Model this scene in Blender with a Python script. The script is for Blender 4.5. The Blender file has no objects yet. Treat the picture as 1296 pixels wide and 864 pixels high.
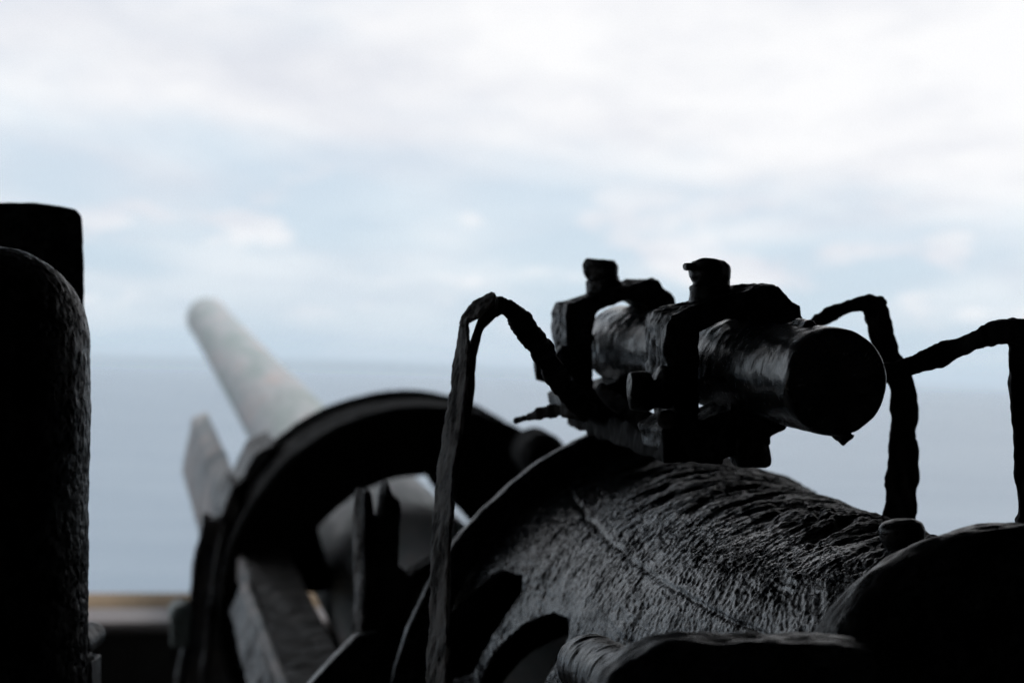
import bpy, bmesh, math, random
from mathutils import Vector, Matrix, noise
import numpy as np

random.seed(7)
SC = bpy.context.scene
COL = SC.collection
R = math.radians

# ------------------------------------------------------------------ camera
FPX = 2160.0                      # focal length in photo pixels (1296 wide)
CAM_Z = 1.55
up_c = Vector((0.028, 1.0, 0.0170)).normalized()      # world up in (right, up, forward) camera axes
fwd_c = Vector((0, 0, 1)); Yc = (fwd_c - up_c * fwd_c.dot(up_c)).normalized()
Xc = Yc.cross(up_c)
if Xc.x < 0: Xc = -Xc
RIGHT = Vector((Xc.x, Yc.x, up_c.x)); UP = Vector((Xc.y, Yc.y, up_c.y)); FWD = Vector((Xc.z, Yc.z, up_c.z))
CAM = Vector((0, 0, CAM_Z))
cd = bpy.data.cameras.new('camera'); cam = bpy.data.objects.new('camera', cd); COL.objects.link(cam)
cd.sensor_width = 36; cd.lens = 36 * FPX / 1296; cd.clip_start = 0.02; cd.clip_end = 200000
cam.matrix_world = Matrix(((RIGHT.x, UP.x, -FWD.x, CAM.x), (RIGHT.y, UP.y, -FWD.y, CAM.y), (RIGHT.z, UP.z, -FWD.z, CAM.z), (0, 0, 0, 1)))
cd.dof.use_dof = True; cd.dof.focus_distance = 1.27; cd.dof.aperture_fstop = 6.2
SC.camera = cam

# ------------------------------------------------------------------ light
SUN_EL, SUN_AZ = R(60), R(62)    # azimuth clockwise from +Y (north)
w = bpy.data.worlds.new('World'); SC.world = w; w.use_nodes = True
nt = w.node_tree; N = nt.nodes; L = nt.links; N.clear()
def nd(tree, t, **k):
    n = tree.nodes.new(t)
    for a, b in k.items():
        if a.startswith('i_'): n.inputs[int(a[2:])].default_value = b
        else: setattr(n, a, b)
    return n
out = nd(nt, 'ShaderNodeOutputWorld'); bg = nd(nt, 'ShaderNodeBackground'); bg.inputs[1].default_value = 0.1
sky = nd(nt, 'ShaderNodeTexSky', sky_type='NISHITA', sun_disc=False, sun_elevation=SUN_EL, sun_rotation=SUN_AZ,
         altitude=80, air_density=1.0, dust_density=2.0, ozone_density=1.0)
tc = nd(nt, 'ShaderNodeTexCoord'); sep = nd(nt, 'ShaderNodeSeparateXYZ'); L.new(tc.outputs['Generated'], sep.inputs[0])
# cloud sheets: project the direction on a high plane so banks flatten towards the horizon
zmx = nd(nt, 'ShaderNodeMath', operation='MAXIMUM', i_1=0.0); L.new(sep.outputs[2], zmx.inputs[0])
zad = nd(nt, 'ShaderNodeMath', operation='ADD', i_1=0.085); L.new(zmx.outputs[0], zad.inputs[0])
dx = nd(nt, 'ShaderNodeMath', operation='DIVIDE'); L.new(sep.outputs[0], dx.inputs[0]); L.new(zad.outputs[0], dx.inputs[1])
dy = nd(nt, 'ShaderNodeMath', operation='DIVIDE'); L.new(sep.outputs[1], dy.inputs[0]); L.new(zad.outputs[0], dy.inputs[1])
cb = nd(nt, 'ShaderNodeCombineXYZ'); L.new(dx.outputs[0], cb.inputs[0]); L.new(dy.outputs[0], cb.inputs[1])
mp = nd(nt, 'ShaderNodeMapping'); mp.inputs['Location'].default_value = (12.7837, 11.6700, 6.5441); mp.inputs['Scale'].default_value = (1.0, 0.62, 1); L.new(cb.outputs[0], mp.inputs[0])
n1 = nd(nt, 'ShaderNodeTexNoise'); n1.inputs['Scale'].default_value = 0.55; n1.inputs['Detail'].default_value = 6; n1.inputs['Roughness'].default_value = 0.48; n1.inputs['Distortion'].default_value = 0.35
L.new(mp.outputs[0], n1.inputs['Vector'])
cr = nd(nt, 'ShaderNodeValToRGB'); cr.color_ramp.elements[0].position = 0.40; cr.color_ramp.elements[0].color = (0.34,) * 3 + (1,)
cr.color_ramp.elements[1].position = 0.58; cr.color_ramp.elements[1].color = (1, 1, 1, 1); cr.color_ramp.interpolation = 'EASE'
L.new(n1.outputs[0], cr.inputs[0])
# puffy low cloud bank
mp2 = nd(nt, 'ShaderNodeMapping'); mp2.inputs['Scale'].default_value = (10, 10, 25); mp2.inputs['Location'].default_value = (1.7, .3, .2); L.new(tc.outputs['Generated'], mp2.inputs[0])
n2 = nd(nt, 'ShaderNodeTexNoise'); n2.inputs['Scale'].default_value = 1.6; n2.inputs['Detail'].default_value = 5; n2.inputs['Roughness'].default_value = 0.5
L.new(mp2.outputs[0], n2.inputs['Vector'])
cr2 = nd(nt, 'ShaderNodeValToRGB'); cr2.color_ramp.elements[0].position = 0.45; cr2.color_ramp.elements[0].color = (0, 0, 0, 1)
cr2.color_ramp.elements[1].position = 0.60; cr2.color_ramp.elements[1].color = (1, 1, 1, 1); L.new(n2.outputs[0], cr2.inputs[0])
band = nd(nt, 'ShaderNodeValToRGB'); e = band.color_ramp.elements; e[0].position = 0.008; e[0].color = (0, 0, 0, 1); e[1].position = 0.045; e[1].color = (1, 1, 1, 1)
e2 = e.new(0.10); e2.color = (.8, .8, .8, 1); e3 = e.new(0.16); e3.color = (0, 0, 0, 1)
L.new(sep.outputs[2], band.inputs[0])
mb = nd(nt, 'ShaderNodeMath', operation='MULTIPLY'); L.new(cr2.outputs[0], mb.inputs[0]); L.new(band.outputs[0], mb.inputs[1])
# thick overcast fades out towards the horizon where the clear haze band shows
hf = nd(nt, 'ShaderNodeMapRange', interpolation_type='SMOOTHSTEP'); hf.inputs['From Min'].default_value = 0.0; hf.inputs['From Max'].default_value = 0.13
hf.inputs['To Min'].default_value = 0.3; hf.inputs['To Max'].default_value = 1.0; L.new(sep.outputs[2], hf.inputs[0])
mf = nd(nt, 'ShaderNodeMath', operation='MULTIPLY'); L.new(cr.outputs[0], mf.inputs[0]); L.new(hf.outputs[0], mf.inputs[1])
mx_ = nd(nt, 'ShaderNodeMath', operation='MAXIMUM'); L.new(mf.outputs[0], mx_.inputs[0]); L.new(mb.outputs[0], mx_.inputs[1])
# clear sky: Nishita, paled by thin high cloud
veil = nd(nt, 'ShaderNodeMix', data_type='RGBA'); veil.inputs[0].default_value = 0.80; L.new(sky.outputs[0], veil.inputs[6]); veil.inputs[7].default_value = (5.5, 7.05, 8.35, 1)
n3 = nd(nt, 'ShaderNodeTexNoise'); n3.inputs['Scale'].default_value = 1.1; n3.inputs['Detail'].default_value = 7; n3.inputs['Roughness'].default_value = .58; L.new(mp.outputs[0], n3.inputs['Vector'])
cc = nd(nt, 'ShaderNodeMix', data_type='RGBA'); cc.inputs[6].default_value = (7.0, 7.2, 7.75, 1); cc.inputs[7].default_value = (9.0, 9.0, 9.1, 1)
n3r = nd(nt, 'ShaderNodeMapRange'); n3r.inputs['From Min'].default_value = .36; n3r.inputs['From Max'].default_value = .58; L.new(n3.outputs[0], n3r.inputs[0]); L.new(n3r.outputs[0], cc.inputs[0])
mix = nd(nt, 'ShaderNodeMix', data_type='RGBA'); L.new(mx_.outputs[0], mix.inputs[0]); L.new(veil.outputs[2], mix.inputs[6]); L.new(cc.outputs[2], mix.inputs[7])
L.new(mix.outputs[2], bg.inputs[0]); L.new(bg.outputs[0], out.inputs[0])
sl = bpy.data.lights.new('sun', 'SUN'); sl.energy = 1.5; sl.angle = R(12); sl.color = (1, .96, .9)
sun = bpy.data.objects.new('sun', sl); COL.objects.link(sun)
sd = Vector((math.sin(SUN_AZ) * math.cos(SUN_EL), math.cos(SUN_AZ) * math.cos(SUN_EL), math.sin(SUN_EL)))
sun.rotation_euler = sd.to_track_quat('Z', 'Y').to_euler()

vs = SC.view_settings; vs.view_transform = 'Standard'; vs.look = 'None'; vs.gamma = 1; vs.exposure = 0.15; vs.use_curve_mapping = False
SC.render.engine = 'CYCLES'; cy = SC.cycles
cy.use_denoising = True; cy.denoising_prefilter = 'NONE'; cy.denoising_input_passes = 'RGB_ALBEDO'; cy.max_bounces = 6; cy.diffuse_bounces = 3; cy.glossy_bounces = 3; cy.volume_bounces = 1
cy.sample_clamp_indirect = 4.0

# ------------------------------------------------------------------ frames
def P(px, py, d):
    return CAM + FWD * d + RIGHT * ((px - 648) / FPX * d) + UP * ((432 - py) / FPX * d)
def CV(x, y, z):                  # vector in camera axes: right, forward, up
    return RIGHT * x + FWD * y + UP * z
GA = CV(-.2379, 1, .0932)         # gun axis, per metre of depth
GAn = GA.normalized()
G0 = P(535, 768, 3.7)
def gax(d): return G0 + GA * (d - 3.7)
TA = CV(-.22, 1, .049); TAn = TA.normalized()   # sight tube axis
T0 = P(1061, 484, 1.2)
def tax(d): return T0 + TA * (d - 1.2)
def basis(a):
    a = a.normalized(); e1 = a.cross(Vector((0, 0, 1))).normalized(); e2 = e1.cross(a).normalized()
    return a, e1, e2

# ------------------------------------------------------------------ materials
def new_mat(name):
    m = bpy.data.materials.new(name); m.use_nodes = True; m.node_tree.nodes.clear(); return m
def metal(name, base, alt, rough=(.25, .5), stretch=(1, 1, 1), bscale=90, bstr=.6, bdist=.002, altpos=(.5, .62), spec=.5, coat=0.0, third=None, mott=9, pits=.5, smin=.12):
    m = new_mat(name); t = m.node_tree; L = t.links
    o = nd(t, 'ShaderNodeOutputMaterial'); b = nd(t, 'ShaderNodeBsdfPrincipled'); L.new(b.outputs[0], o.inputs[0])
    at = nd(t, 'ShaderNodeAttribute', attribute_name='flow')
    mp = nd(t, 'ShaderNodeMapping'); mp.inputs['Scale'].default_value = stretch; L.new(at.outputs['Vector'], mp.inputs[0])
    a = nd(t, 'ShaderNodeTexNoise'); a.inputs['Scale'].default_value = mott; a.inputs['Detail'].default_value = 7; a.inputs['Roughness'].default_value = .62; L.new(mp.outputs[0], a.inputs['Vector'])
    r = nd(t, 'ShaderNodeValToRGB'); r.color_ramp.elements[0].position = altpos[0]; r.color_ramp.elements[1].position = altpos[1]
    r.color_ramp.elements[0].color = (*base, 1); r.color_ramp.elements[1].color = (*alt, 1)
    if third:
        q = r.color_ramp.elements.new(min(.98, altpos[1] + .09)); q.color = (*third, 1)
    L.new(a.outputs[0], r.inputs[0]); L.new(r.outputs[0], b.inputs['Base Color'])
    f = nd(t, 'ShaderNodeTexNoise'); f.inputs['Scale'].default_value = bscale; f.inputs['Detail'].default_value = 8; f.inputs['Roughness'].default_value = .6; L.new(mp.outputs[0], f.inputs['Vector'])
    g = nd(t, 'ShaderNodeMapRange'); g.inputs['From Min'].default_value = .35; g.inputs['From Max'].default_value = .65
    g.inputs['To Min'].default_value = rough[0]; g.inputs['To Max'].default_value = rough[1]; L.new(f.outputs[0], g.inputs[0]); L.new(g.outputs[0], b.inputs['Roughness'])
    v = nd(t, 'ShaderNodeTexVoronoi', feature='SMOOTH_F1'); v.inputs['Scale'].default_value = bscale * .8; L.new(mp.outputs[0], v.inputs['Vector'])
    ad = nd(t, 'ShaderNodeMath', operation='MULTIPLY_ADD'); L.new(v.outputs[0], ad.inputs[0]); ad.inputs[1].default_value = pits; L.new(f.outputs[0], ad.inputs[2])
    bp = nd(t, 'ShaderNodeBump'); bp.inputs['Strength'].default_value = bstr; bp.inputs['Distance'].default_value = bdist; L.new(ad.outputs[0], bp.inputs['Height']); L.new(bp.outputs[0], b.inputs['Normal'])
    if spec > .4:
        sn = nd(t, 'ShaderNodeTexNoise'); sn.inputs['Scale'].default_value = bscale * .25; sn.inputs['Detail'].default_value = 8; sn.inputs['Roughness'].default_value = .72; L.new(mp.outputs[0], sn.inputs['Vector'])
        sr = nd(t, 'ShaderNodeMapRange'); sr.inputs['From Min'].default_value = .42; sr.inputs['From Max'].default_value = .58; sr.inputs['To Min'].default_value = spec * smin; sr.inputs['To Max'].default_value = spec * 1.4; L.new(sn.outputs[0], sr.inputs[0]); L.new(sr.outputs[0], b.inputs['Specular IOR Level'])
    else: b.inputs['Specular IOR Level'].default_value = spec
    b.inputs['Coat Weight'].default_value = coat; b.inputs['Coat Roughness'].default_value = .15
    return m
M = {}
M['paint'] = metal('black_paint', (.008, .009, .011), (.018, .015, .014), (.2, .42), (1, 1, 1), 170, .6, .0012)
M['paint_clamp'] = metal('black_clamp_paint', (.006, .007, .008), (.016, .013, .012), (.22, .5), (1, 1, 1), 200, .9, .0016, spec=.5, smin=.03)
M['paint_tube'] = metal('black_tube_paint', (.009, .012, .014), (.02, .02, .02), (.12, .28), (.9, 1.1, 1), 210, .5, .0007, spec=.6, smin=.35)
M['cast'] = metal('black_cast_paint', (.009, .010, .013), (.022, .018, .016), (.18, .42), (.5, 1, 1), 190, .8, .0016)
M['cast_body'] = metal('blistered_cast_paint', (.006, .008, .013), (.016, .014, .014), (.08, .28), (.75, 1, 1), 200, .9, .0016, spec=1.0, coat=.3, smin=.04)
def add_wear(m):                  # the flaked crown is bare matt scale instead of gloss paint
    t = m.node_tree; b = [n for n in t.nodes if n.type == 'BSDF_PRINCIPLED'][0]; at = nd(t, 'ShaderNodeAttribute', attribute_name='scale_rust')
    for nm, v in (('Roughness', .42), ('Specular IOR Level', .28), ('Coat Weight', 0.0)):
        mx = nd(t, 'ShaderNodeMix', data_type='FLOAT'); t.links.new(at.outputs['Fac'], mx.inputs[0]); mx.inputs[3].default_value = v
        src = b.inputs[nm].links[0].from_socket if b.inputs[nm].links else None
        if src: t.links.new(src, mx.inputs[2])
        else: mx.inputs[2].default_value = b.inputs[nm].default_value
        t.links.new(mx.outputs[0], b.inputs[nm])
add_wear(M['cast_body'])
M['rust'] = metal('rusted_iron', (.06, .054, .05), (.46, .43, .41), (.3, .55), (1, .35, 1), 220, 1.0, .003, (.40, .60), mott=110)
M['matt_black'] = metal('matt_black_iron', (.006, .006, .006), (.010, .009, .009), (.7, .9), (1, 1, 1), 40, .4, .002, spec=.15)
M['rust_dark'] = metal('dark_rusted_iron', (.014, .011, .010), (.032, .022, .018), (.5, .8), (1, .25, 1), 120, .9, .0025)
M['gun'] = metal('weathered_gun_paint', (.27, .32, .31), (.38, .39, .40), (.4, .6), (1, 1, 1), 40, .25, .003, (.40, .54), third=(.43, .37, .355), mott=1.7)
M['steel'] = metal('weathered_steel', (.035, .042, .05), (.09, .08, .078), (.3, .55), (1, 1, 1), 45, .8, .004, (.4, .62), mott=7)
M['deck'] = metal('rough_scaled_iron', (.006, .006, .006), (.055, .046, .041), (.5, .8), (.35, 1, 1), 60, .9, .004, (.46, .6), mott=30, spec=.3)
M['beam'] = metal('pale_beam_paint', (.30, .33, .35), (.55, .49, .48), (.45, .65), (1, 1, 1), 30, .4, .003, (.42, .6), mott=6)
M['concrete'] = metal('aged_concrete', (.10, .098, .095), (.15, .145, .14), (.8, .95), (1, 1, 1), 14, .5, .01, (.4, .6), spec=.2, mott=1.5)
M['shade'] = metal('shade_dark_concrete', (.018, .018, .017), (.035, .034, .032), (.7, .9), (1, 1, 1), 14, .5, .01, (.4, .6), spec=.2, mott=1.5)  # interior shade put into the colour of the floor and parapet front
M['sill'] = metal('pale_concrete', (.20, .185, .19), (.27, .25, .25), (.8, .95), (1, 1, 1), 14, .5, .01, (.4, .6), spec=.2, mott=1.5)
M['earth'] = metal('dry_earth', (.23, .165, .11), (.31, .24, .165), (.85, 1), (1, 1, 1), 12, .8, .03, (.4, .6), spec=.1, mott=2)
M['hill'] = metal('far_hill_green', (.05, .07, .05), (.09, .1, .07), (.9, 1), (1, 1, 1), .004, .1, .5, spec=.05, mott=.001)

# ------------------------------------------------------------------ object helpers
def tag(o, label=None, cat=None, group=None, kind=None):
    for k, v in (('label', label), ('category', cat), ('group', group), ('kind', kind)):
        if v: o[k] = v
    return o
def empty(name, loc, label, cat, group=None):
    o = bpy.data.objects.new(name, None); o.empty_display_size = .05; COL.objects.link(o); o.location = loc
    return tag(o, label, cat, group)
def wloc(o):
    v = Vector((0, 0, 0))
    while o: v += o.location; o = o.parent
    return v
def finish(name, verts, faces, mat, parent=None, flow=None, smooth=True, origin=None):
    """verts: Nx3 array in world coordinates"""
    verts = np.asarray(verts, dtype=float)
    base = np.array(origin if origin is not None else (wloc(parent) if parent else Vector((0, 0, 0))))
    me = bpy.data.meshes.new(name); me.from_pydata((verts - base).tolist(), [], faces)
    at = me.attributes.new('flow', 'FLOAT_VECTOR', 'POINT')
    fl = verts if flow is None else flow
    at.data.foreach_set('vector', np.asarray(fl, dtype=np.float32).ravel())
    if smooth: me.polygons.foreach_set('use_smooth', [True] * len(me.polygons))
    me.materials.append(mat); me.update()
    o = bpy.data.objects.new(name, me); COL.objects.link(o)
    if parent: o.parent = parent
    elif origin is not None: o.location = origin
    return o
class Soup:                       # closed pieces to be fused by a voxel remesh
    def __init__(s): s.v = []; s.f = []
    def add(s, v, f):
        k = len(s.v); s.v += [Vector(x) for x in v]; s.f += [tuple(i + k for i in q) for q in f]; return s
    def prism(s, poly, d, vec):   # pixel outline at depth d, pushed along a vector
        n = len(poly); a = [P(x, y, d) for x, y in poly]; b = [p + vec for p in a]
        f = [tuple(range(n))[::-1], tuple(range(n, 2 * n))] + [(i, (i + 1) % n, (i + 1) % n + n, i + n) for i in range(n)]
        return s.add(a + b, f)
    def box(s, c, ax, hs):        # centre, three unit axes, half sizes
        v = [c + ax[0] * hs[0] * i + ax[1] * hs[1] * j + ax[2] * hs[2] * k for i in (-1, 1) for j in (-1, 1) for k in (-1, 1)]
        return s.add(v, [(0, 1, 3, 2), (4, 6, 7, 5), (0, 4, 5, 1), (2, 3, 7, 6), (0, 2, 6, 4), (1, 5, 7, 3)])
    def lathe(s, prof, n=48):     # [(centre, radius)], closed
        v = []; m = len(prof)
        for i, (c, r) in enumerate(prof):
            a = (prof[min(i + 1, m - 1)][0] - prof[max(i - 1, 0)][0]) if m > 1 else Vector((0, 0, 1))
            if a.length < 1e-6: a = prof[-1][0] - prof[0][0]
            a, e1, e2 = basis(a)
            v += [c + (e1 * math.cos(2 * math.pi * k / n) + e2 * math.sin(2 * math.pi * k / n)) * r for k in range(n)]
        f = [(i * n + k, i * n + (k + 1) % n, (i + 1) * n + (k + 1) % n, (i + 1) * n + k) for i in range(m - 1) for k in range(n)]
        f += [tuple(range(n))[::-1], tuple(range((m - 1) * n, m * n))]
        return s.add(v, f)
    def cyl(s, a, b, r, n=40, r2=None): return s.lathe([(a, r), (b, r2 or r)], n)
    def strip(s, pts, th, tilt=0):        # flat bar: (px, py, d, width in px); th = thickness in metres; tilt turns its face to the left
        c0 = [P(x, y, d) for x, y, d, w in pts]; w0 = [w / FPX * d for x, y, d, w in pts]; c = []; wd = []; v = []; prev = None
        for a_, b_, wa, wb in zip(c0, c0[1:], w0, w0[1:]):     # resample finely; the edges are eaten away unevenly
            k = max(1, int((b_ - a_).length / .0035))
            for q in range(k): c.append(a_.lerp(b_, q / k)); wd.append(wa + (wb - wa) * q / k)
        c.append(c0[-1]); wd.append(w0[-1]); m = len(c); sm = [c[max(0, i - 2):i + 3] for i in range(m)]
        tg = [(c[min(i + 2, m - 1)] - c[max(i - 2, 0)]).normalized() for i in range(m)]
        c = [sum(q, Vector((0, 0, 0))) / len(q) if len(q) == 5 else c[i] for i, q in enumerate(sm)]
        for i in range(m):
            t = tg[i]
            vw = (c[i] - CAM).normalized(); sd = t.cross(vw).normalized(); nn = sd.cross(t).normalized()
            if (prev is None and sd.dot(RIGHT) + .6 * sd.dot(UP) < 0) or (prev is not None and sd.dot(prev) < 0): sd = -sd
            prev = sd.copy()
            nn = (sd.cross(t)).normalized()
            if nn.dot(vw) > 0: nn = -nn
            ca, sa = math.cos(tilt), math.sin(tilt); sd, nn = sd * ca + nn * sa, nn * ca - sd * sa
            h = wd[i] / 2 / max(.3, ca); j0 = noise.noise(c[i] * 45) * .22 + noise.noise(c[i] * 170) * .10; j1 = noise.noise(c[i] * 50 + Vector((7, 7, 7))) * .22 + noise.noise(c[i] * 300 + Vector((3, 1, 7))) * .12
            for a, b in ((-1, -1), (1, -1), (1, 1), (-1, 1)): v.append(c[i] + sd * h * a * (1 + (j0 if a < 0 else j1)) + nn * th / 2 * b)
        f = [(i * 4 + k, i * 4 + (k + 1) % 4, i * 4 + 4 + (k + 1) % 4, i * 4 + 4 + k) for i in range(m - 1) for k in range(4)]
        f += [(3, 2, 1, 0), (m * 4 - 4, m * 4 - 3, m * 4 - 2, m * 4 - 1)]
        return s.add(v, f)
def bake(me_obj, mods):
    for typ, kw in mods:
        md = me_obj.modifiers.new(typ, typ)
        for k, v in kw.items(): setattr(md, k, v)
    dg = bpy.context.evaluated_depsgraph_get(); dg.update()
    ev = me_obj.evaluated_get(dg); me = bpy.data.meshes.new_from_object(ev)
    bpy.data.objects.remove(me_obj, do_unlink=True)
    return me
def fuse(soup, voxel, smooth=2, cut=None):
    me = bpy.data.meshes.new('t'); me.from_pydata([tuple(x) for x in soup.v], [], soup.f)
    bm = bmesh.new(); bm.from_mesh(me); bmesh.ops.recalc_face_normals(bm, faces=bm.faces); bm.to_mesh(me); bm.free()
    o = bpy.data.objects.new('t', me); COL.objects.link(o)
    mods = [('REMESH', dict(mode='VOXEL', voxel_size=voxel))]
    if smooth: mods.append(('SMOOTH', dict(factor=.5, iterations=smooth)))
    return bake(o, mods)
def aniso(p, fx):
    return Vector((p[0] * fx[0], p[1] * fx[1], p[2] * fx[2]))
def sculpt(name, soup, mat, parent=None, voxel=.002, smooth=2, disp=((25, .0012), (90, .0006)), flowf=None, st=(1, 1, 1), seed=0, flakes=None, mesh=None, origin=None):
    """fuse the pieces, then wear the surface down with real displacement along the normals"""
    me = mesh or fuse(soup, voxel, smooth)
    n = len(me.vertices); co = np.empty(n * 3); me.vertices.foreach_get('co', co); co = co.reshape(-1, 3)
    no = np.empty(n * 3); me.vertices.foreach_get('normal', no) if False else me.vertex_normals.foreach_get('vector', no); no = no.reshape(-1, 3)
    fl = co if flowf is None else flowf(co)
    off = Vector((seed * 3.7, seed * 1.3, seed * 2.1)); dd = np.zeros(n)
    for i in range(n):
        q = aniso(fl[i], st); s = 0.0
        for fr, am in disp: s += noise.noise(q * fr + off) * am
        if flakes:                # ragged overlapping scales
            fr, am = flakes; z = noise.noise(q * fr + off * 2) + .5 * noise.noise(q * fr * 2.3 + off)
            s += am * (abs(z) * -1.2 + max(0, z - .1) * 1.6)
        dd[i] = s
    co2 = co + no * dd[:, None]
    faces = [tuple(p.vertices) for p in me.polygons]
    bpy.data.meshes.remove(me)
    return finish(name, co2, faces, mat, parent, flow=fl, origin=origin)
def path_flow(pts):
    c = np.array([list(P(x, y, d)) for x, y, d, w in pts]); seg = c[1:] - c[:-1]; ln = np.linalg.norm(seg, axis=1); cum = np.concatenate([[0], np.cumsum(ln)])
    def f(co):
        best = np.full(len(co), 1e9); al = np.zeros(len(co))
        for i in range(len(seg)):
            t = np.clip(((co - c[i]) @ seg[i]) / ln[i] ** 2, 0, 1); d = np.linalg.norm(co - (c[i] + t[:, None] * seg[i]), axis=1)
            k = d < best; best[k] = d[k]; al[k] = cum[i] + t[k] * ln[i]
        side = np.array(list(RIGHT)); dep = np.array(list(FWD))
        return np.stack([co @ side, al, co @ dep], axis=1)
    return f
def axis_flow(origin, a):
    a, e1, e2 = [np.array(list(x)) for x in basis(a)]; o = np.array(list(origin))
    def f(co):
        q = co - o; x, y, z = q @ e1, q @ e2, q @ a; r = np.hypot(x, y); th = np.arctan2(x, y)
        return np.stack([th * max(.02, float(np.median(r))), z, r * .6], axis=1)
    return f
def strip_obj(name, paths, th, mat, parent, voxel=.0016, tilt=0, **k):
    s = Soup()
    for pts in paths: s.strip(pts, th, tilt)
    return sculpt(name, s, mat, parent, voxel=voxel, flowf=path_flow(max(paths, key=len)), **k)

# ================================================================== SETTING
def sheet(name, pts, z, mat, kind='structure', label=None, cat=None):
    o = finish(name, [(x, y, z) for x, y in pts], [tuple(range(len(pts)))], mat, smooth=False, origin=(0, 0, 0)); tag(o, label, cat, None, kind); return o
def water():
    m = new_mat('sea_water'); t = m.node_tree; L = t.links
    o = nd(t, 'ShaderNodeOutputMaterial'); b = nd(t, 'ShaderNodeBsdfPrincipled'); L.new(b.outputs[0], o.inputs[0])
    b.inputs['Roughness'].default_value = .32; b.inputs['IOR'].default_value = 1.33
    tc = nd(t, 'ShaderNodeTexCoord'); mp = nd(t, 'ShaderNodeMapping'); mp.inputs['Scale'].default_value = (.7, 1, 1); L.new(tc.outputs['Object'], mp.inputs[0])
    a = nd(t, 'ShaderNodeTexNoise'); a.inputs['Scale'].default_value = .12; a.inputs['Detail'].default_value = 6; L.new(mp.outputs[0], a.inputs['Vector'])
    bp = nd(t, 'ShaderNodeBump'); bp.inputs['Strength'].default_value = .7; bp.inputs['Distance'].default_value = 1.6; L.new(a.outputs[0], bp.inputs['Height']); L.new(bp.outputs[0], b.inputs['Normal'])
    mp2 = nd(t, 'ShaderNodeMapping'); mp2.inputs['Scale'].default_value = (.35, 1, 1); L.new(tc.outputs['Object'], mp2.inputs[0])
    c = nd(t, 'ShaderNodeTexNoise'); c.inputs['Scale'].default_value = .010; c.inputs['Detail'].default_value = 9; c.inputs['Roughness'].default_value = .7; L.new(mp2.outputs[0], c.inputs['Vector'])
    q = nd(t, 'ShaderNodeValToRGB'); q.color_ramp.elements[0].position = .35; q.color_ramp.elements[0].color = (.145, .20, .26, 1); q.color_ramp.elements[1].position = .65; q.color_ramp.elements[1].color = (.215, .27, .325, 1)
    L.new(c.outputs[0], q.inputs[0]); L.new(q.outputs[0], b.inputs['Base Color'])
    return m
SEA_Z = -80
S = 60000
sheet('sea', [(-S, -S), (S, -S), (S, S), (-S, S)], SEA_Z, water())
# casemate frame: yawed like the gun
YAW = math.atan2(GA.x, GA.y)      # negative x -> turned left
gf = Vector((math.sin(YAW), math.cos(YAW), 0)); gr = Vector((math.cos(YAW), -math.sin(YAW), 0)); gu = Vector((0, 0, 1))
def K(r, f, z): return gr * r + gf * f + gu * z
def kbox(name, r0, r1, f0, f1, z0, z1, mat, parent=None, origin=None, bevel=0.0):
    v = [K(a, b, c) for a in (r0, r1) for b in (f0, f1) for c in (z0, z1)]
    o = finish(name, [tuple(x) for x in v], [(0, 1, 3, 2), (4, 6, 7, 5), (0, 4, 5, 1), (2, 3, 7, 6), (0, 2, 6, 4), (1, 5, 7, 3)], mat, parent, smooth=False, origin=origin)
    if bevel:
        md = o.modifiers.new('bevel', 'BEVEL'); md.width = bevel; md.segments = 2
    return o
# headland under the emplacement: a grid sheet falling to the sea
def headland():
    v = []; f = []; nx, ny = 90, 90
    for j in range(ny):
        for i in range(nx):
            r = -90 + 180 * i / (nx - 1); q = -150 + 157.6 * (j / (ny - 1)) ** .8
            e = 6.95
            z = .60
            if j == ny - 1: q = 40; z = SEA_Z - 2
            elif j == ny - 2: q = 14; z = -22
            elif j == ny - 3: q = e + 1.6; z = -2.2
            elif j == ny - 4: q = e; z = .60
            elif j == ny - 5: q = e - .25; z = .66
            elif j == ny - 6: q = 6.42; z = .635
            else:
                q = -150 + (6.3 + 150) * (j / (ny - 7)) ** .8
                z = -.02 if -4 < q else min(6, (-4 - q) * .3)
                z = -.06 if abs(r) < 7 and q > -4 else z
                if q > 5.9 and j == ny - 7: z = -.06
            if z < .5 or j >= ny - 6: z += .02 * noise.noise(Vector((r * .9, q * .9, 0))) * (1 if j >= ny - 6 else 0)
            if abs(r) > 70: z -= (abs(r) - 70) * 4.2
            v.append(tuple(K(r, q, z)))
    f = [(j * nx + i, j * nx + i + 1, (j + 1) * nx + i + 1, (j + 1) * nx + i) for j in range(ny - 1) for i in range(nx - 1)]
    o = finish('headland_ground', v, f, M['earth'], origin=(0, 0, 0)); tag(o, kind='structure')
headland()
# far coast on the horizon
def coast():
    random.seed(3); v = []; f = []; n = 160; D = 44000; dep = 2600
    for i in range(n):
        a = R(-34) + R(48) * i / (n - 1); s = i / (n - 1)
        env = max(0, math.sin(math.pi * min(1, s * 1.02))) ** .5
        h = (150 + 90 * max(0, noise.noise(Vector((s * 6, 0, 3))) + .25) + 15 * noise.noise(Vector((s * 22, 1, 3)))) * env
        dx, dy = math.sin(a), math.cos(a)
        for dd, hh in ((0, 0), (dep * .35, h * .75), (dep * .5, h), (dep, 0)):
            v.append((dx * (D + dd), dy * (D + dd), SEA_Z - 3 + max(0, hh)))
    f = [(i * 4 + k, (i + 1) * 4 + k, (i + 1) * 4 + k + 1, i * 4 + k + 1) for i in range(n - 1) for k in range(3)]
    o = finish('far_hills', v, f, M['hill'], origin=(0, 0, 0)); tag(o, kind='structure')
coast()
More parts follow.
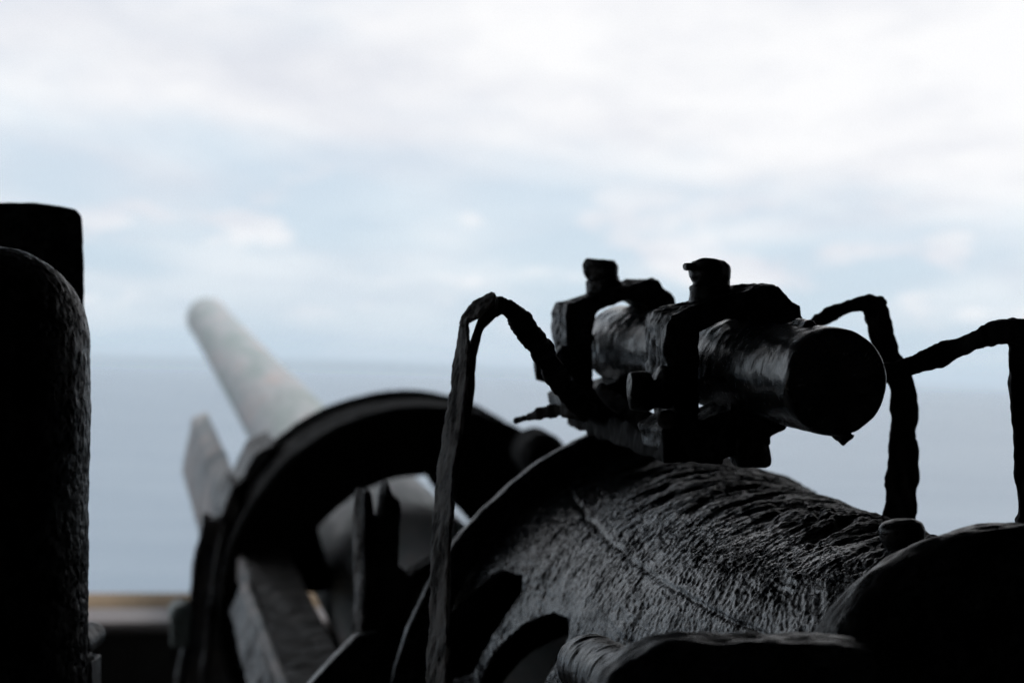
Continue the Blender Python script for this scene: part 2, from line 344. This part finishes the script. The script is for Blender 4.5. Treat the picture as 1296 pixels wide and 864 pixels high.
# the gun casemate
cas = empty('concrete_casemate', K(0, 0, 0), 'dark concrete gun casemate whose low pale parapet shows at lower left', 'bunker')
kbox('floor', -6, 6.6, -4, 6.04, -.3, 0, M['shade'], cas)
kbox('roof', -7.5, 8.5, -4.3, 5.45, 3.08, 4.0, M['concrete'], cas)
kbox('back_wall', -6.3, 6.9, -4.3, -4.0, 0.002, 3.078, M['concrete'], cas)
kbox('side_wall', 6.6, 6.9, -3.998, 4.4, 0.002, 3.078, M['concrete'], cas)
kbox('side_wall', -6.3, -6.0, -3.998, 0.2, 0.002, 3.078, M['concrete'], cas)
kbox('parapet', -9, 10, 6.05, 6.36, -.3, .606, M['shade'], cas)
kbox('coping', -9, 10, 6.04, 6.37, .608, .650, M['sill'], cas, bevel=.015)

# haze
def haze():
    m = new_mat('sea_haze'); t = m.node_tree
    o = nd(t, 'ShaderNodeOutputMaterial'); v = nd(t, 'ShaderNodeVolumePrincipled'); t.links.new(v.outputs[0], o.inputs['Volume'])
    v.inputs['Color'].default_value = (.86, .94, 1.0, 1); v.inputs['Density'].default_value = HAZE; v.inputs['Anisotropy'].default_value = 0.2
    s = 59000; z0, z1 = SEA_Z - 6, 180
    vv = [(a * s, b * s, c) for a in (-1, 1) for b in (-1, 1) for c in (z0, z1)]
    q = finish('haze', vv, [(0, 1, 3, 2), (4, 6, 7, 5), (0, 4, 5, 1), (2, 3, 7, 6), (0, 2, 6, 4), (1, 5, 7, 3)], m, smooth=False, origin=(0, 0, 0))
    tag(q, kind='stuff')
HAZE = 3.6e-5
haze()

# ================================================================== THE GUN
gun = empty('coastal_gun', G0 + Vector((0, 0, -1)), 'old coastal gun whose long pale barrel points out to sea', 'gun')
# barrel
prof = [(11.60, .085), (11.60, .127), (11.585, .136), (11.55, .140), (11.3, .140), (11.2, .135), (9.5, .139), (7.6, .145), (6.2, .152), (5.2, .157), (5.18, .178), (4.6, .188), (4.58, .193), (2.3, .196)]
def lathe_obj(name, prof, mat, parent, n=96, sub=1):
    a, e1, e2 = basis(GA); v = []; fl = []
    for d, r in prof:
        c = gax(d)
        for k in range(n):
            th = 2 * math.pi * k / n; v.append(tuple(c + (e1 * math.sin(th) + e2 * math.cos(th)) * r)); fl.append((math.sin(th) * .5, math.cos(th) * .5, d))
    m = len(prof)
    f = [(i * n + k, i * n + (k + 1) % n, (i + 1) * n + (k + 1) % n, (i + 1) * n + k) for i in range(m - 1) for k in range(n)] + [tuple(range((m - 1) * n, m * n))]
    return finish(name, v, f, mat, parent, flow=fl)
b = lathe_obj('barrel', prof, M['gun'], gun)
# bore mouth
lathe_obj('bore', [(11.598, .085), (11.598, .076), (11.0, .076), (11.0, .001)], M['paint'], b, 48)
# cradle ring round the barrel
def ring_soup(d0, d1, ro, ri, n=120):
    s = Soup(); a, e1, e2 = basis(GA); v = []
    rim = [(d0, ri), (d0, ro - .006), (d0 + .006, ro), (d0 + .03, ro), (d0 + .035, ro - .012), (d1 - .04, ro - .012), (d1 - .035, ro), (d1, ro), (d1, ri)]
    m = len(rim)
    for k in range(n):
        th = 2 * math.pi * k / n
        for d, r in rim: v.append(gax(d) + (e1 * math.sin(th) + e2 * math.cos(th)) * r)
    f = [(k * m + i, k * m + (i + 1) % m, ((k + 1) % n) * m + (i + 1) % m, ((k + 1) % n) * m + i) for k in range(n) for i in range(m)]
    return s.add(v, f)
sculpt('cradle_ring', ring_soup(3.70, 4.0, .438, .288), M['matt_black'], gun, voxel=.006, smooth=1, disp=((9, .004), (40, .0015)), flowf=axis_flow(gax(3.7), GA))
# slanting inner brace of the ring, right of the opening
s = Soup(); s.prism([(546, 606), (556, 590), (640, 560), (780, 640), (780, 830), (700, 790), (590, 652), (556, 624)], 3.75, GA * .1)
s.prism([(340, 640), (398, 648), (408, 690), (426, 742), (400, 752), (360, 745)], 3.75, GA * .1)
sculpt('ring_brace', s, M['matt_black'], gun, voxel=.005, smooth=2)
s = Soup(); s.lathe([(P(693, 580, 2.9), .030), (P(693, 580, 2.9) + GA * .02, .040), (P(693, 580, 2.9) + GA * .1, .040), (P(693, 580, 2.9) + GA * .12, .03)])
sculpt('lug', s, M['matt_black'], gun, voxel=.004, smooth=3)

# left side beam running forward (pale) and the near trough
ga, ge1, ge2 = basis(GA)
s = Soup(); a = P(285, 628, 3.95); fv = GA * 1.35
s.prism([(280, 630), (306, 619), (320, 690), (300, 720), (262, 718)], 3.95, fv)
sculpt('side_beam', s, M['beam'], gun, voxel=.006, smooth=2, disp=((14, .003), (50, .0012)))
s = Soup(); s.prism([(288, 640), (322, 575), (352, 560), (330, 600), (306, 672)], 3.8, GA * .22)
s.prism([(278, 655), (296, 612), (310, 655), (296, 690)], 3.72, GA * .2)
sculpt('beam_bracket', s, M['steel'], gun, voxel=.005, smooth=2, disp=((14, .006), (50, .0025)), seed=5)
def slab(pts, th_vec):            # list of (px,py,d) loop + thickness
    a = [P(*p) for p in pts]; n = len(a); b2 = [p + th_vec for p in a]; sp = Soup()
    sp.add(a + b2, [tuple(range(n))[::-1], tuple(range(n, 2 * n))] + [(i, (i + 1) % n, (i + 1) % n + n, i + n) for i in range(n)]); return sp
dn = Vector((0, 0, -1))
sp = slab([(296, 682, 3.74), (366, 699, 3.60), (446, 860, 2.72), (478, 925, 2.4), (388, 930, 2.45), (362, 864, 2.72), (322, 745, 3.35)], dn * .03)
trf = lambda co: np.stack([co @ np.array(list(ge1)) * 1.0, co @ np.array(list(ga)), co @ np.array(list(ge2))], axis=1)
sculpt('trough_deck', sp, M['deck'], gun, voxel=.004, smooth=1, disp=((10, .002),), flowf=trf, st=(.35, 1, 1), flakes=(60, .003), seed=1)
# raised lip along the deck's left edge, then its outer web
sp = slab([(289, 678, 3.78), (298, 676, 3.76), (325, 732, 3.42), (313, 734, 3.42)], dn * .05)
sp2 = slab([(303, 736, 3.42), (316, 734, 3.40), (366, 862, 2.71), (392, 930, 2.45), (374, 934, 2.45), (352, 864, 2.72)], dn * .05)
sp.add(sp2.v, sp2.f)
sculpt('deck_lip', sp, M['beam'], gun, voxel=.004, smooth=1, disp=((30, .0015), (90, .001)), seed=2)
sp = slab([(303, 742, 3.42), (354, 868, 2.72), (372, 934, 2.45), (345, 1010, 2.45), (322, 920, 2.74), (290, 775, 3.42)], ge1 * .02)
sculpt('side_web', sp, M['steel'], gun, voxel=.004, smooth=1, disp=((8, .003), (60, .002)), flakes=(22, .004), seed=3, st=(1, 1, .6))
# outer cheek plate with ribs
s = Soup(); s.prism([(262, 655), (290, 660), (300, 700), (300, 900), (222, 900), (238, 790), (250, 715)], 3.76, GA * .05)
s.strip([(262, 650, 3.72, 9), (250, 710, 3.7, 9), (240, 790, 3.68, 10), (222, 900, 3.66, 11)], .05)
s.strip([(284, 665, 3.7, 8), (272, 740, 3.68, 8), (262, 820, 3.66, 9), (254, 900, 3.64, 10)], .05)
sculpt('cheek_plate', s, M['steel'], gun, voxel=.005, smooth=2, disp=((12, .005), (50, .002)), seed=4)
s = Soup(); c = P(229, 778, 3.6); s.lathe([(c - GAn * .02, .012), (c - GAn * .01, .024), (c + GAn * .05, .026), (c + GAn * .06, .02)], 24); s.box(c + Vector((0, 0, -.03)), (ge1, ga, ge2), (.02, .02, .035))
sculpt('side_bolt', s, M['gun'], gun, voxel=.004, smooth=3)

# ---------------- top casting: flared body, flange, collar (recoil gear over the breech)
cast = empty('recoil_housing', P(1000, 1000, 1.6), 'big flared black cast housing with glossy blistered paint below the sight tube', 'gun housing')
Cf, Cn = P(840, 860, 1.9), P(1265, 905, 1.1)
Rt = [(0, .268), (.03, .256), (.08, .243), (.15, .228), (.4, .186), (.7, .141), (.85, .119), (1, .100)]
def rad(t):
    for (a, x), (b, y) in zip(Rt, Rt[1:]):
        if t <= b: return x + (y - x) * (t - a) / (b - a)
    return Rt[-1][1]
dirb = (Cn - Cf); an, b1, b2 = basis(GA)
def loft(ts, rfun, n=160):
    out = []
    for t in ts:
        c = Cf + dirb * t; r = rfun(t)
        out.append([c + (b1 * math.sin(2 * math.pi * k / n) + b2 * math.cos(2 * math.pi * k / n)) * r for k in range(n)])
    return out
def shell(ts, ro, ri, n=160):
    A = loft(ts, ro, n); B = loft(ts[::-1], ri, n); rings = A + B; m = len(rings); v = [p for q in rings for p in q]
    f = [(i * n + k, i * n + (k + 1) % n, ((i + 1) % m) * n + (k + 1) % n, ((i + 1) % m) * n + k) for i in range(m) for k in range(n)]
    return Soup().add(v, f)
def to_obj(sp):
    me = bpy.data.meshes.new('t'); me.from_pydata([tuple(x) for x in sp.v], [], sp.f)
    bm = bmesh.new(); bm.from_mesh(me); bmesh.ops.recalc_face_normals(bm, faces=bm.faces); bmesh.ops.triangulate(bm, faces=bm.faces); bm.to_mesh(me); bm.free()
    o = bpy.data.objects.new('t', me); COL.objects.link(o); return o
def cut_mesh(sp, cutters, voxel, smooth):
    o = to_obj(sp); cs = [to_obj(c) for c in cutters]
    mods = [('BOOLEAN', dict(operation='DIFFERENCE', solver='MANIFOLD', object=c)) for c in cs] + [('REMESH', dict(mode='VOXEL', voxel_size=voxel)), ('SMOOTH', dict(factor=.5, iterations=smooth))]
    me = bake(o, mods)
    for c in cs: bpy.data.objects.remove(c, do_unlink=True)
    return me
holeA = [(664, 729), (664, 748), (644, 774), (622, 806), (600, 850), (560, 858), (548, 812), (580, 768), (606, 744), (636, 723)]
holeB = [(719, 783), (720, 803), (711, 826), (692, 856), (668, 905), (600, 905), (609, 864), (622, 833), (641, 810), (664, 789), (699, 776)]
def cutter(poly, d, vec):
    c = Soup(); c.prism(poly, d, vec); return c
ts = [0, .015, .03, .05, .08, .11, .15, .2, .3, .4, .5, .6, .7, .8, .9, 1.0]
vdir = lambda poly: (P(sum(p[0] for p in poly) / len(poly), sum(p[1] for p in poly) / len(poly), 1) - CAM)
def ray_cutter(poly, da, db):     # a tapering cutter along the sight lines
    c = Soup(); n = len(poly); a = [P(x, y, da) for x, y in poly]; b_ = [P(x, y, db) for x, y in poly]
    return c.add(a + b_, [tuple(range(n))[::-1], tuple(range(n, 2 * n))] + [(i, (i + 1) % n, (i + 1) % n + n, i + n) for i in range(n)])
me = cut_mesh(shell(ts, rad, lambda t: rad(t) - .022), [ray_cutter(holeA, 1.2, 1.96), ray_cutter(holeB, 1.2, 1.96), ray_cutter([(748, 520), (800, 545), (905, 574), (1010, 612), (1060, 625), (1060, 300), (748, 300)], 1.70, 2.4)], .0016, 2)
def body_flow(co):
    f0 = np.array(list(Cf)); dv = np.array(list(dirb)); a_ = np.array(list(an)); t = ((co - f0) @ a_) / (dv @ a_)
    q = co - (f0 + t[:, None] * dv); x = q @ np.array(list(b1)); y = q @ np.array(list(b2)); th = np.arctan2(x, y)
    return np.stack([th * .19, -t * .75, np.hypot(x, y) * .5], axis=1)
# moulding seam as a shallow groove: handled in the displacement by a dedicated ruling angle
def surf_hit(px, py):             # where a sight line meets the flared body
    best = None
    for t in np.linspace(.02, 1, 160):
        cc_ = Cf + dirb * float(t); r_ = rad(float(t))
        for th in np.linspace(-1.7, 1.2, 240):
            p = cc_ + (b1 * math.sin(th) + b2 * math.cos(th)) * r_; q = p - CAM; d = q.dot(FWD)
            e_ = abs(q.dot(RIGHT) / d * FPX + 648 - px) + abs(432 - q.dot(UP) / d * FPX - py)
            if best is None or e_ < best[0]: best = (e_, float(t), float(th), d)
    return body_flow(np.array([list(Cf + dirb * best[1] + (b1 * math.sin(best[2]) + b2 * math.cos(best[2])) * rad(best[1]))]))[0]
SA, SB = surf_hit(742, 652), surf_hit(932, 788)
def seam_x(y): return SA[0] + (SB[0] - SA[0]) * (y - SA[1]) / (SB[1] - SA[1])
CR = surf_hit(960, 640)[0]
def body(me):
    n = len(me.vertices); co = np.empty(n * 3); me.vertices.foreach_get('co', co); co = co.reshape(-1, 3)
    no = np.empty(n * 3); me.vertex_normals.foreach_get('vector', no); no = no.reshape(-1, 3)
    fl = body_flow(co); dd = np.zeros(n); wear = np.zeros(n, dtype=np.float32)
    for i in range(n):
        q = Vector(fl[i]); 
        wq = q + Vector((noise.noise(q * 18), noise.noise(q * 18 + Vector((5, 5, 5))), 0)) * .012
        w1 = Vector((wq.x + .3 * wq.y, wq.y - .25 * wq.x, wq.z))
        k = Vector((w1.x * 38, w1.y * 60, w1.z * 30)); z = noise.noise(k); z2 = noise.noise(k * 2.2 + Vector((9, 3, 1))); z3 = noise.noise(k * 4.6)
        lo = noise.noise(q * 9); pt = max(0, noise.noise(q * 26 + Vector((1, 7, 2))) + .1)
        top = 1 / (1 + math.exp(-(q.x - CR + .035 + .03 * lo) / .012))      # thick flaking scale along the crown
        s = .0012 * z * (.3 + 2.4 * pt) - .0030 * abs(z2) * (.4 + pt) - .0012 * abs(z3) + .0042 * lo + .0005 * noise.noise(k * 9)
        fz = noise.noise(Vector((w1.x * 16, w1.y * 42, 2.0))) + .6 * noise.noise(Vector((w1.x * 40, w1.y * 95, 5.0)))
        s += top * (.009 * max(-.3, fz) - .006 * abs(fz) + .0015)
        g = (q.x - seam_x(q.y) + .003 * noise.noise(Vector((0, q.y * 30, 0)))) / .0028
        s -= .0020 * math.exp(-g * g)
        wear[i] = top
        dd[i] = s
    co2 = co + no * dd[:, None]; faces = [tuple(p.vertices) for p in me.polygons]; bpy.data.meshes.remove(me)
    o = finish('flared_body', co2, faces, M['cast_body'], cast, flow=fl)
    o.data.attributes.new('scale_rust', 'FLOAT', 'POINT').data.foreach_set('value', wear)
    return o
body(me)
# flange disc with the opening that lets the barrel show
def disc(c, r, d0, d1, n=180):
    sp = Soup(); v = []
    for d in (d0, d1): v += [c + GAn * d + (b1 * math.sin(2 * math.pi * k / n) + b2 * math.cos(2 * math.pi * k / n)) * r for k in range(n)]
    return sp.add(v, [tuple(range(n))[::-1], tuple(range(n, 2 * n))] + [(k, (k + 1) % n, (k + 1) % n + n, k + n) for k in range(n)])
holeC = [(722, 800), (700, 812), (676, 823), (657, 837), (636, 863), (600, 930), (720, 930), (760, 850)]
me = cut_mesh(disc(P(893, 922, 1.905), .362, -.002, .014), [ray_cutter(holeC, 1.5, 2.4), ray_cutter([(748, 520), (800, 550), (905, 588), (1400, 800), (1400, 300), (748, 300)], 1.5, 2.4)], .003, 2)
sculpt('flange', None, M['paint'], cast, mesh=me, disp=((20, .002), (70, .001)), seed=8)
# collar at the near end
c = P(1285, 965, 1.1)
s = Soup(); s.lathe([(c + GAn * .062, .125), (c + GAn * .055, .140), (c + GAn * .035, .1500), (c + GAn * .02, .1535), (c + GAn * .006, .1520), (c, .145)], 120)
sculpt('end_collar', s, M['cast'], cast, voxel=.0022, smooth=4, disp=((14, .003), (60, .0022), (130, .001)), flowf=axis_flow(c, GA), st=(.5, 1, 1), flakes=(45, .0024), seed=9)
s = Soup(); c = P(1142, 677, 1.2); s.lathe([(c - UP * .014, .010), (c - UP * .004, .0150), (c + UP * .004, .0160), (c + UP * .0085, .0135), (c + UP * .0115, .007)], 28)
sculpt('lug_bolt', s, M['paint'], cast, voxel=.0012, smooth=5, disp=((60, .0015),), seed=10)
# small shaft stub and near cover lip at the bottom
shaft = empty('hand_shaft', P(770, 900, 1.2), 'short stubby ribbed black shaft at the bottom edge, left of the flat cover', 'shaft')
a0, a1 = P(738, 838, 1.26), P(835, 893, 1.02)
s = Soup(); ax = (a1 - a0); s.lathe([(a0 - ax * .04, .008), (a0 + ax * .02, .020), (a0 + ax * .1, .0238), (a0 + ax, .0245)], 64)
o = sculpt('shaft_body', s, M['paint'], shaft, voxel=.0012, smooth=2, disp=((40, .0015), (110, .0006)), flowf=axis_flow(a0, ax), st=(.5, 1.6, 1), flakes=(60, .0016), seed=11)
cover = empty('near_cover', P(950, 960, 1.0), 'black rounded cover with a worn shiny top edge at the bottom of the view', 'gun cover')
s = Soup(); s.prism([(757, 905), (757, 885), (772, 858), (800, 838), (838, 820), (880, 812), (1060, 816), (1110, 822), (1110, 905)], .98, GA * .028)
sculpt('cover_body', s, M['cast'], cover, voxel=.0018, smooth=5, disp=((25, .002), (80, .001)), flowf=axis_flow(P(950, 960, 1), GA), flakes=(40, .0018), seed=12)

# ================================================================== THE SIGHT TUBE
sight = empty('sight_tube', P(880, 560, 1.45), 'short thick black tube held by two bolted clamps on top of the housing', 'gun sight')
s = Soup()
prof = [(tax(1.2) + TAn * .0, .0355), (tax(1.203), .0382), (tax(1.21), .0388), (tax(1.24), .0388), (tax(1.5), .0394), (tax(1.735), .0396)]
s.lathe(prof, 96)
dc = P(1067, 549, 1.2); s.lathe([(dc, .0085), (dc - UP * .003, .0072), (dc - UP * .006, .003), (dc - UP * .0085, .0012)], 20)
s.lathe([(P(1010, 412, 1.27), .006), (P(1026, 413, 1.24), .005)], 16)
sculpt('tube', s, M['paint_tube'], sight, voxel=.0011, smooth=3, disp=((22, .0005), (95, .0006)), flowf=axis_flow(T0, TA), st=(1, .8, 1), seed=13)
def clamp(sh, seed, v2):
    """sh: shift along the tube axis in metres of depth"""
    off = TA * sh
    def shifted(sp):
        sp.v = [p + off for p in sp.v]; return sp
    bw = TA * .058
    s = Soup()
    s.prism([(848, 398), (878, 388), (935, 371), (962, 361), (986, 360), (1000, 376), (1014, 386), (1018, 440), (985, 445), (972, 410 - (8 if v2 else 0)), (940, 399 - (9 if v2 else 0)), (886, 420 - (4 if v2 else 0)), (887, 520), (884, 572), (858, 572), (854, 520), (846, 480), (841, 440), (842, 412)], 1.35, bw)
    body = sculpt('clamp', shifted(s), M['paint_clamp'], sight, voxel=.0013, smooth=4, disp=((45, .0030), (130, .0013)), flakes=(80, .0018), seed=seed)
    # stacked nut and head on top
    A = (RIGHT, TAn, UP)
    s = Soup(); c = P(900, 371, 1.375)
    s.cyl(c - UP * .008, c + UP * .0055, .0182, 24)
    s.cyl(c + UP * .0045, c + UP * .0105, .0148, 20)
    shifted(s); sculpt('nut', s, M['paint_clamp'], body, voxel=.0011, smooth=4, disp=((50, .003), (120, .001)), seed=seed + 1)
    s = Soup(); c = P(896, 345, 1.375)
    s.lathe([(c - UP * .0125, .0115), (c - UP * .0085, .0150), (c - UP * .004, .0174), (c + UP * .005, .0176), (c + UP * .0098, .014)], 24)
    if not v2: s.box(P(872, 338, 1.36), A, (.004, .006, .003))
    shifted(s); sculpt('bolt_head', s, M['paint_clamp'], body, voxel=.0011, smooth=5, disp=((45, .0036), (120, .001)), seed=seed + 2)
    # side clamp screw with rounded heads
    s = Soup(); c = P(806, 495, 1.33); s.lathe([(c - RIGHT * .0075 + UP * .0, .006), (c - RIGHT * .0055, .0145), (c + RIGHT * .006, .0165), (c + RIGHT * .012, .014)], 24)
    s.lathe([(P(826, 486, 1.33), .010), (P(831, 488, 1.33), .0165), (P(850, 492, 1.335), .0165)], 24)
    shifted(s); sculpt('side_screw', s, M['paint_clamp'], body, voxel=.0011, smooth=5, disp=((60, .0018),), seed=seed + 3)
    s = Soup(); s.cyl(P(843, 531, 1.33), P(858, 533, 1.36), .0075, 20)
    shifted(s); sculpt('pin', s, M['rust_dark'], body, voxel=.001, smooth=2, disp=((90, .0012),), seed=seed + 4)
    # cross bar under the tube and the nut below it
    s = Soup(); s.prism([(835, 545), (860, 528), (890, 531), (914, 522), (930, 516), (960, 520), (1000, 535), (996, 543), (975, 552), (975, 562), (915, 582), (880, 584), (842, 572)], 1.35, bw)
    shifted(s); sculpt('cross_bar', s, M['paint_clamp'], body, voxel=.0013, smooth=4, disp=((45, .002), (130, .0008)), seed=seed + 5)
    s = Soup(); c = P(949, 574, 1.36); s.lathe([(c + UP * .012, .016), (c - UP * .004, .0168), (c - UP * .0085, .0165), (c - UP * .011, .013)], 10)
    shifted(s); sculpt('lower_nut', s, M['paint_clamp'], body, voxel=.0012, smooth=3, disp=((60, .002),), seed=seed + 6)
clamp(0, 20, False)
clamp(.315, 40, True)
# saddle carrying both clamps, running along the housing
s = Soup()
a, b_ = P(865, 560, 1.38), P(752, 524, 1.72)
ax = (b_ - a).normalized(); sd = ax.cross(UP).normalized(); u2 = sd.cross(ax).normalized()
s.box((a + b_) / 2 - u2 * .002, (ax, sd, u2), ((b_ - a).length / 2 + .03, .024, .012))
s.strip([(770, 500, 1.5, 14), (800, 525, 1.45, 26), (850, 556, 1.4, 30), (890, 566, 1.38, 22)], .03)
s.prism([(728, 512), (745, 496), (800, 512), (860, 560), (905, 578), (870, 577), (800, 550), (745, 530)], 1.56, TA * .05)
sculpt('saddle', s, M['matt_black'], sight, voxel=.0018, smooth=3, disp=((35, .003), (110, .001)), flakes=(60, .0014), seed=60)

# ================================================================== TORN STRIPS AND BENT BARS
st = empty('bent_angle_strip', P(552, 1000, 1.14), 'thin torn rusty iron strip in the foreground, folded over at its top', 'iron strip')
main = [(551, 960, 1.10, 26), (553, 863, 1.11, 24), (556, 790, 1.12, 22), (557, 742, 1.12, 22), (559, 663, 1.13, 21), (565, 596, 1.14, 20), (573, 548, 1.145, 22), (579, 504, 1.15, 21), (584, 462, 1.155, 18), (587, 430, 1.16, 12), (587, 410, 1.16, 9)]
sl1 = [(584, 411, 1.16, 8), (596, 397, 1.16, 15), (612, 384, 1.165, 19), (625, 377, 1.17, 12)]
strip_obj('strip', [main, [(583, 412, 1.16, 5), (590, 404, 1.16, 12), (604, 391, 1.16, 17), (617, 380, 1.165, 16), (625, 371, 1.17, 3)]], .003, M['rust'], st, tilt=R(60), voxel=.0008, smooth=1, disp=((60, .0005), (200, .0006), (420, .0006)), st=(1, .5, 1), flakes=(170, .0005), seed=70)
inner = [(565, 863, 1.125, 12), (564, 700, 1.135, 12), (571, 620, 1.15, 12), (583, 545, 1.16, 12), (592, 495, 1.165, 12), (596, 452, 1.17, 11), (603, 422, 1.175, 11), (613, 402, 1.18, 14), (627, 389, 1.185, 20), (640, 386, 1.19, 18)]
strip_obj('inner_flange', [inner], .006, M['rust_dark'], st, voxel=.0010, smooth=1, disp=((60, .002), (200, .0008)), st=(1, .4, 1), seed=71)
armp = [(626, 386, 1.18, 20), (640, 388, 1.19, 22), (661, 409, 1.22, 28), (677, 432, 1.26, 28), (696, 461, 1.31, 28), (712, 487, 1.36, 28), (730, 510, 1.42, 26), (748, 526, 1.48, 22)]
strip_obj('arm', [armp], .006, M['rust_dark'], st, voxel=.0011, smooth=1, disp=((50, .003), (180, .0018)), st=(1, .4, 1), flakes=(90, .0012), seed=72)
st2 = empty('iron_sliver', P(690, 524, 1.6), 'small ragged iron sliver bridging between the ring and the housing', 'iron strip')
strip_obj('sliver', [[(652, 532, 1.62, 5), (665, 529, 1.6, 7), (692, 521, 1.57, 13), (714, 518, 1.55, 16), (735, 520, 1.53, 14)]], .006, M['rust_dark'], st2, voxel=.0012, smooth=1, disp=((60, .003), (180, .001)), seed=73)

s3 = empty('broken_bracket', P(480, 1000, 1.95), 'jagged broken black bracket standing in front of the barrel, split at its top', 'bracket')
s = Soup(); s.prism([(461, 624), (466, 620), (471, 625), (476, 655), (481, 662), (483, 640), (485, 625), (490, 613), (493, 611), (497, 626), (501, 630), (507, 634), (509, 645), (506, 685), (504, 716), (512, 722), (518, 730), (524, 722), (560, 705), (600, 700), (640, 900), (640, 960), (455, 960), (459, 800), (461, 700)], 1.95, GA * .03)
sculpt('plate', s, M['rust_dark'], s3, voxel=.002, smooth=1, disp=((40, .003), (130, .0015)), st=(1, 1, .3), seed=74)
strip_obj('edge_strip', [[(458, 618, 1.98, 9), (457, 660, 1.98, 13), (456, 720, 1.97, 13), (455, 790, 1.96, 14), (453, 864, 1.95, 15), (452, 960, 1.94, 15)]], .008, M['rust'], s3, tilt=R(52), voxel=.0018, smooth=1, disp=((50, .003), (150, .0012)), st=(1, .4, 1), seed=75)
s = Soup(); s.prism([(380, 880), (398, 860), (420, 838), (452, 806), (480, 800), (480, 960), (340, 960)], 1.9, GA * .02)
sculpt('gusset', s, M['paint'], s3, voxel=.003, smooth=2, disp=((30, .002),), seed=76)

b1_ = empty('bent_bar', P(1140, 700, 1.5), 'black bent flat bar rising behind the tube, between its end and the sea', 'iron bar', 'bent bars at the right')
strip_obj('upper_arm', [[(985, 431, 1.50, 15), (1012, 415, 1.50, 15), (1032, 408, 1.50, 16), (1060, 394, 1.50, 17), (1083, 384, 1.50, 18), (1100, 384, 1.50, 22), (1114, 392, 1.50, 24)]], .014, M['rust_dark'], b1_, voxel=.0013, smooth=3, disp=((45, .0025), (150, .0018)), st=(1, .5, 1), flakes=(90, .0012), seed=80)
strip_obj('leg', [[(1103, 380, 1.5, 26), (1110, 405, 1.5, 27), (1118, 433, 1.5, 31), (1131, 462, 1.5, 31), (1141, 490, 1.49, 31), (1147, 518, 1.49, 32), (1145, 545, 1.49, 34), (1143, 573, 1.48, 37), (1140, 620, 1.48, 38), (1138, 652, 1.48, 39), (1136, 720, 1.47, 39)]], .012, M['rust_dark'], b1_, voxel=.0013, smooth=2, disp=((45, .003), (150, .0020)), st=(1, .5, 1), flakes=(90, .0012), seed=81)
b2_ = empty('bent_bar', P(1300, 700, 1.3), 'black rough bar rising from the tube end to the right edge, then bent straight down', 'iron bar', 'bent bars at the right')
strip_obj('upper_arm', [[(1090, 482, 1.36, 22), (1125, 470, 1.35, 24), (1160, 460, 1.34, 25), (1188, 449, 1.33, 27), (1215, 439, 1.32, 27), (1243, 427, 1.31, 27), (1268, 417, 1.30, 32), (1290, 420, 1.3, 32), (1312, 424, 1.3, 32)]], .016, M['rust_dark'], b2_, voxel=.0012, smooth=3, disp=((45, .0026), (150, .0011)), st=(1, .5, 1), flakes=(90, .0012), seed=82)
strip_obj('leg', [[(1296, 415, 1.3, 38), (1296, 440, 1.3, 38), (1298, 477, 1.3, 42), (1303, 527, 1.3, 42), (1308, 590, 1.3, 42), (1312, 663, 1.3, 42), (1312, 760, 1.3, 42)]], .014, M['rust_dark'], b2_, voxel=.0013, smooth=2, disp=((45, .003), (150, .0020)), st=(1, .5, 1), flakes=(90, .0012), seed=83)

# ================================================================== LEFT EDGE
post = empty('steel_post', P(20, 1000, 1.75), 'square matt black post at the left edge, behind the rounder pitted post', 'post')
s = Soup(); s.prism([(-160, 262), (-60, 256), (0, 255), (45, 257), (78, 261), (96, 264), (104, 272), (106, 286), (105, 1000), (-160, 1000)], 1.7, CV(-.05, .16, 0))
sculpt('post_body', s, M['paint'], post, voxel=.003, smooth=3, disp=((20, .002), (80, .0008)), seed=90)
s = Soup(); c = P(103, 812, 1.62); s.lathe([(c - FWD * .02, .008), (c - FWD * .015, .013), (c + FWD * .04, .013)], 20); s.box(P(102, 866, 1.62), (RIGHT, FWD, UP), (.0155, .02, .026))
sculpt('latch', s, M['steel'], post, voxel=.0015, smooth=4, disp=((40, .002),), seed=91)
lp = empty('pitted_post', P(20, 1000, 1.1), 'stout round-topped black post with streaky pitted paint filling the lower left edge', 'post')
s = Soup(); c = P(-12, 434, 1.15); rr = .0655
s.lathe([(c + UP * rr * math.sin(q), max(.001, rr * math.cos(q))) for q in [R(90 - 7.5 * k) for k in range(13)]] + [(c - UP * .05, rr), (c - UP * .1, rr * .975), (c - UP * .3, rr * .965)], 96)
sculpt('post_body', s, M['paint_clamp'], lp, voxel=.0010, smooth=1, disp=((18, .001), (140, .0005), (300, .0005)), st=(1, 1, .7), flakes=(190, .0004), seed=92)
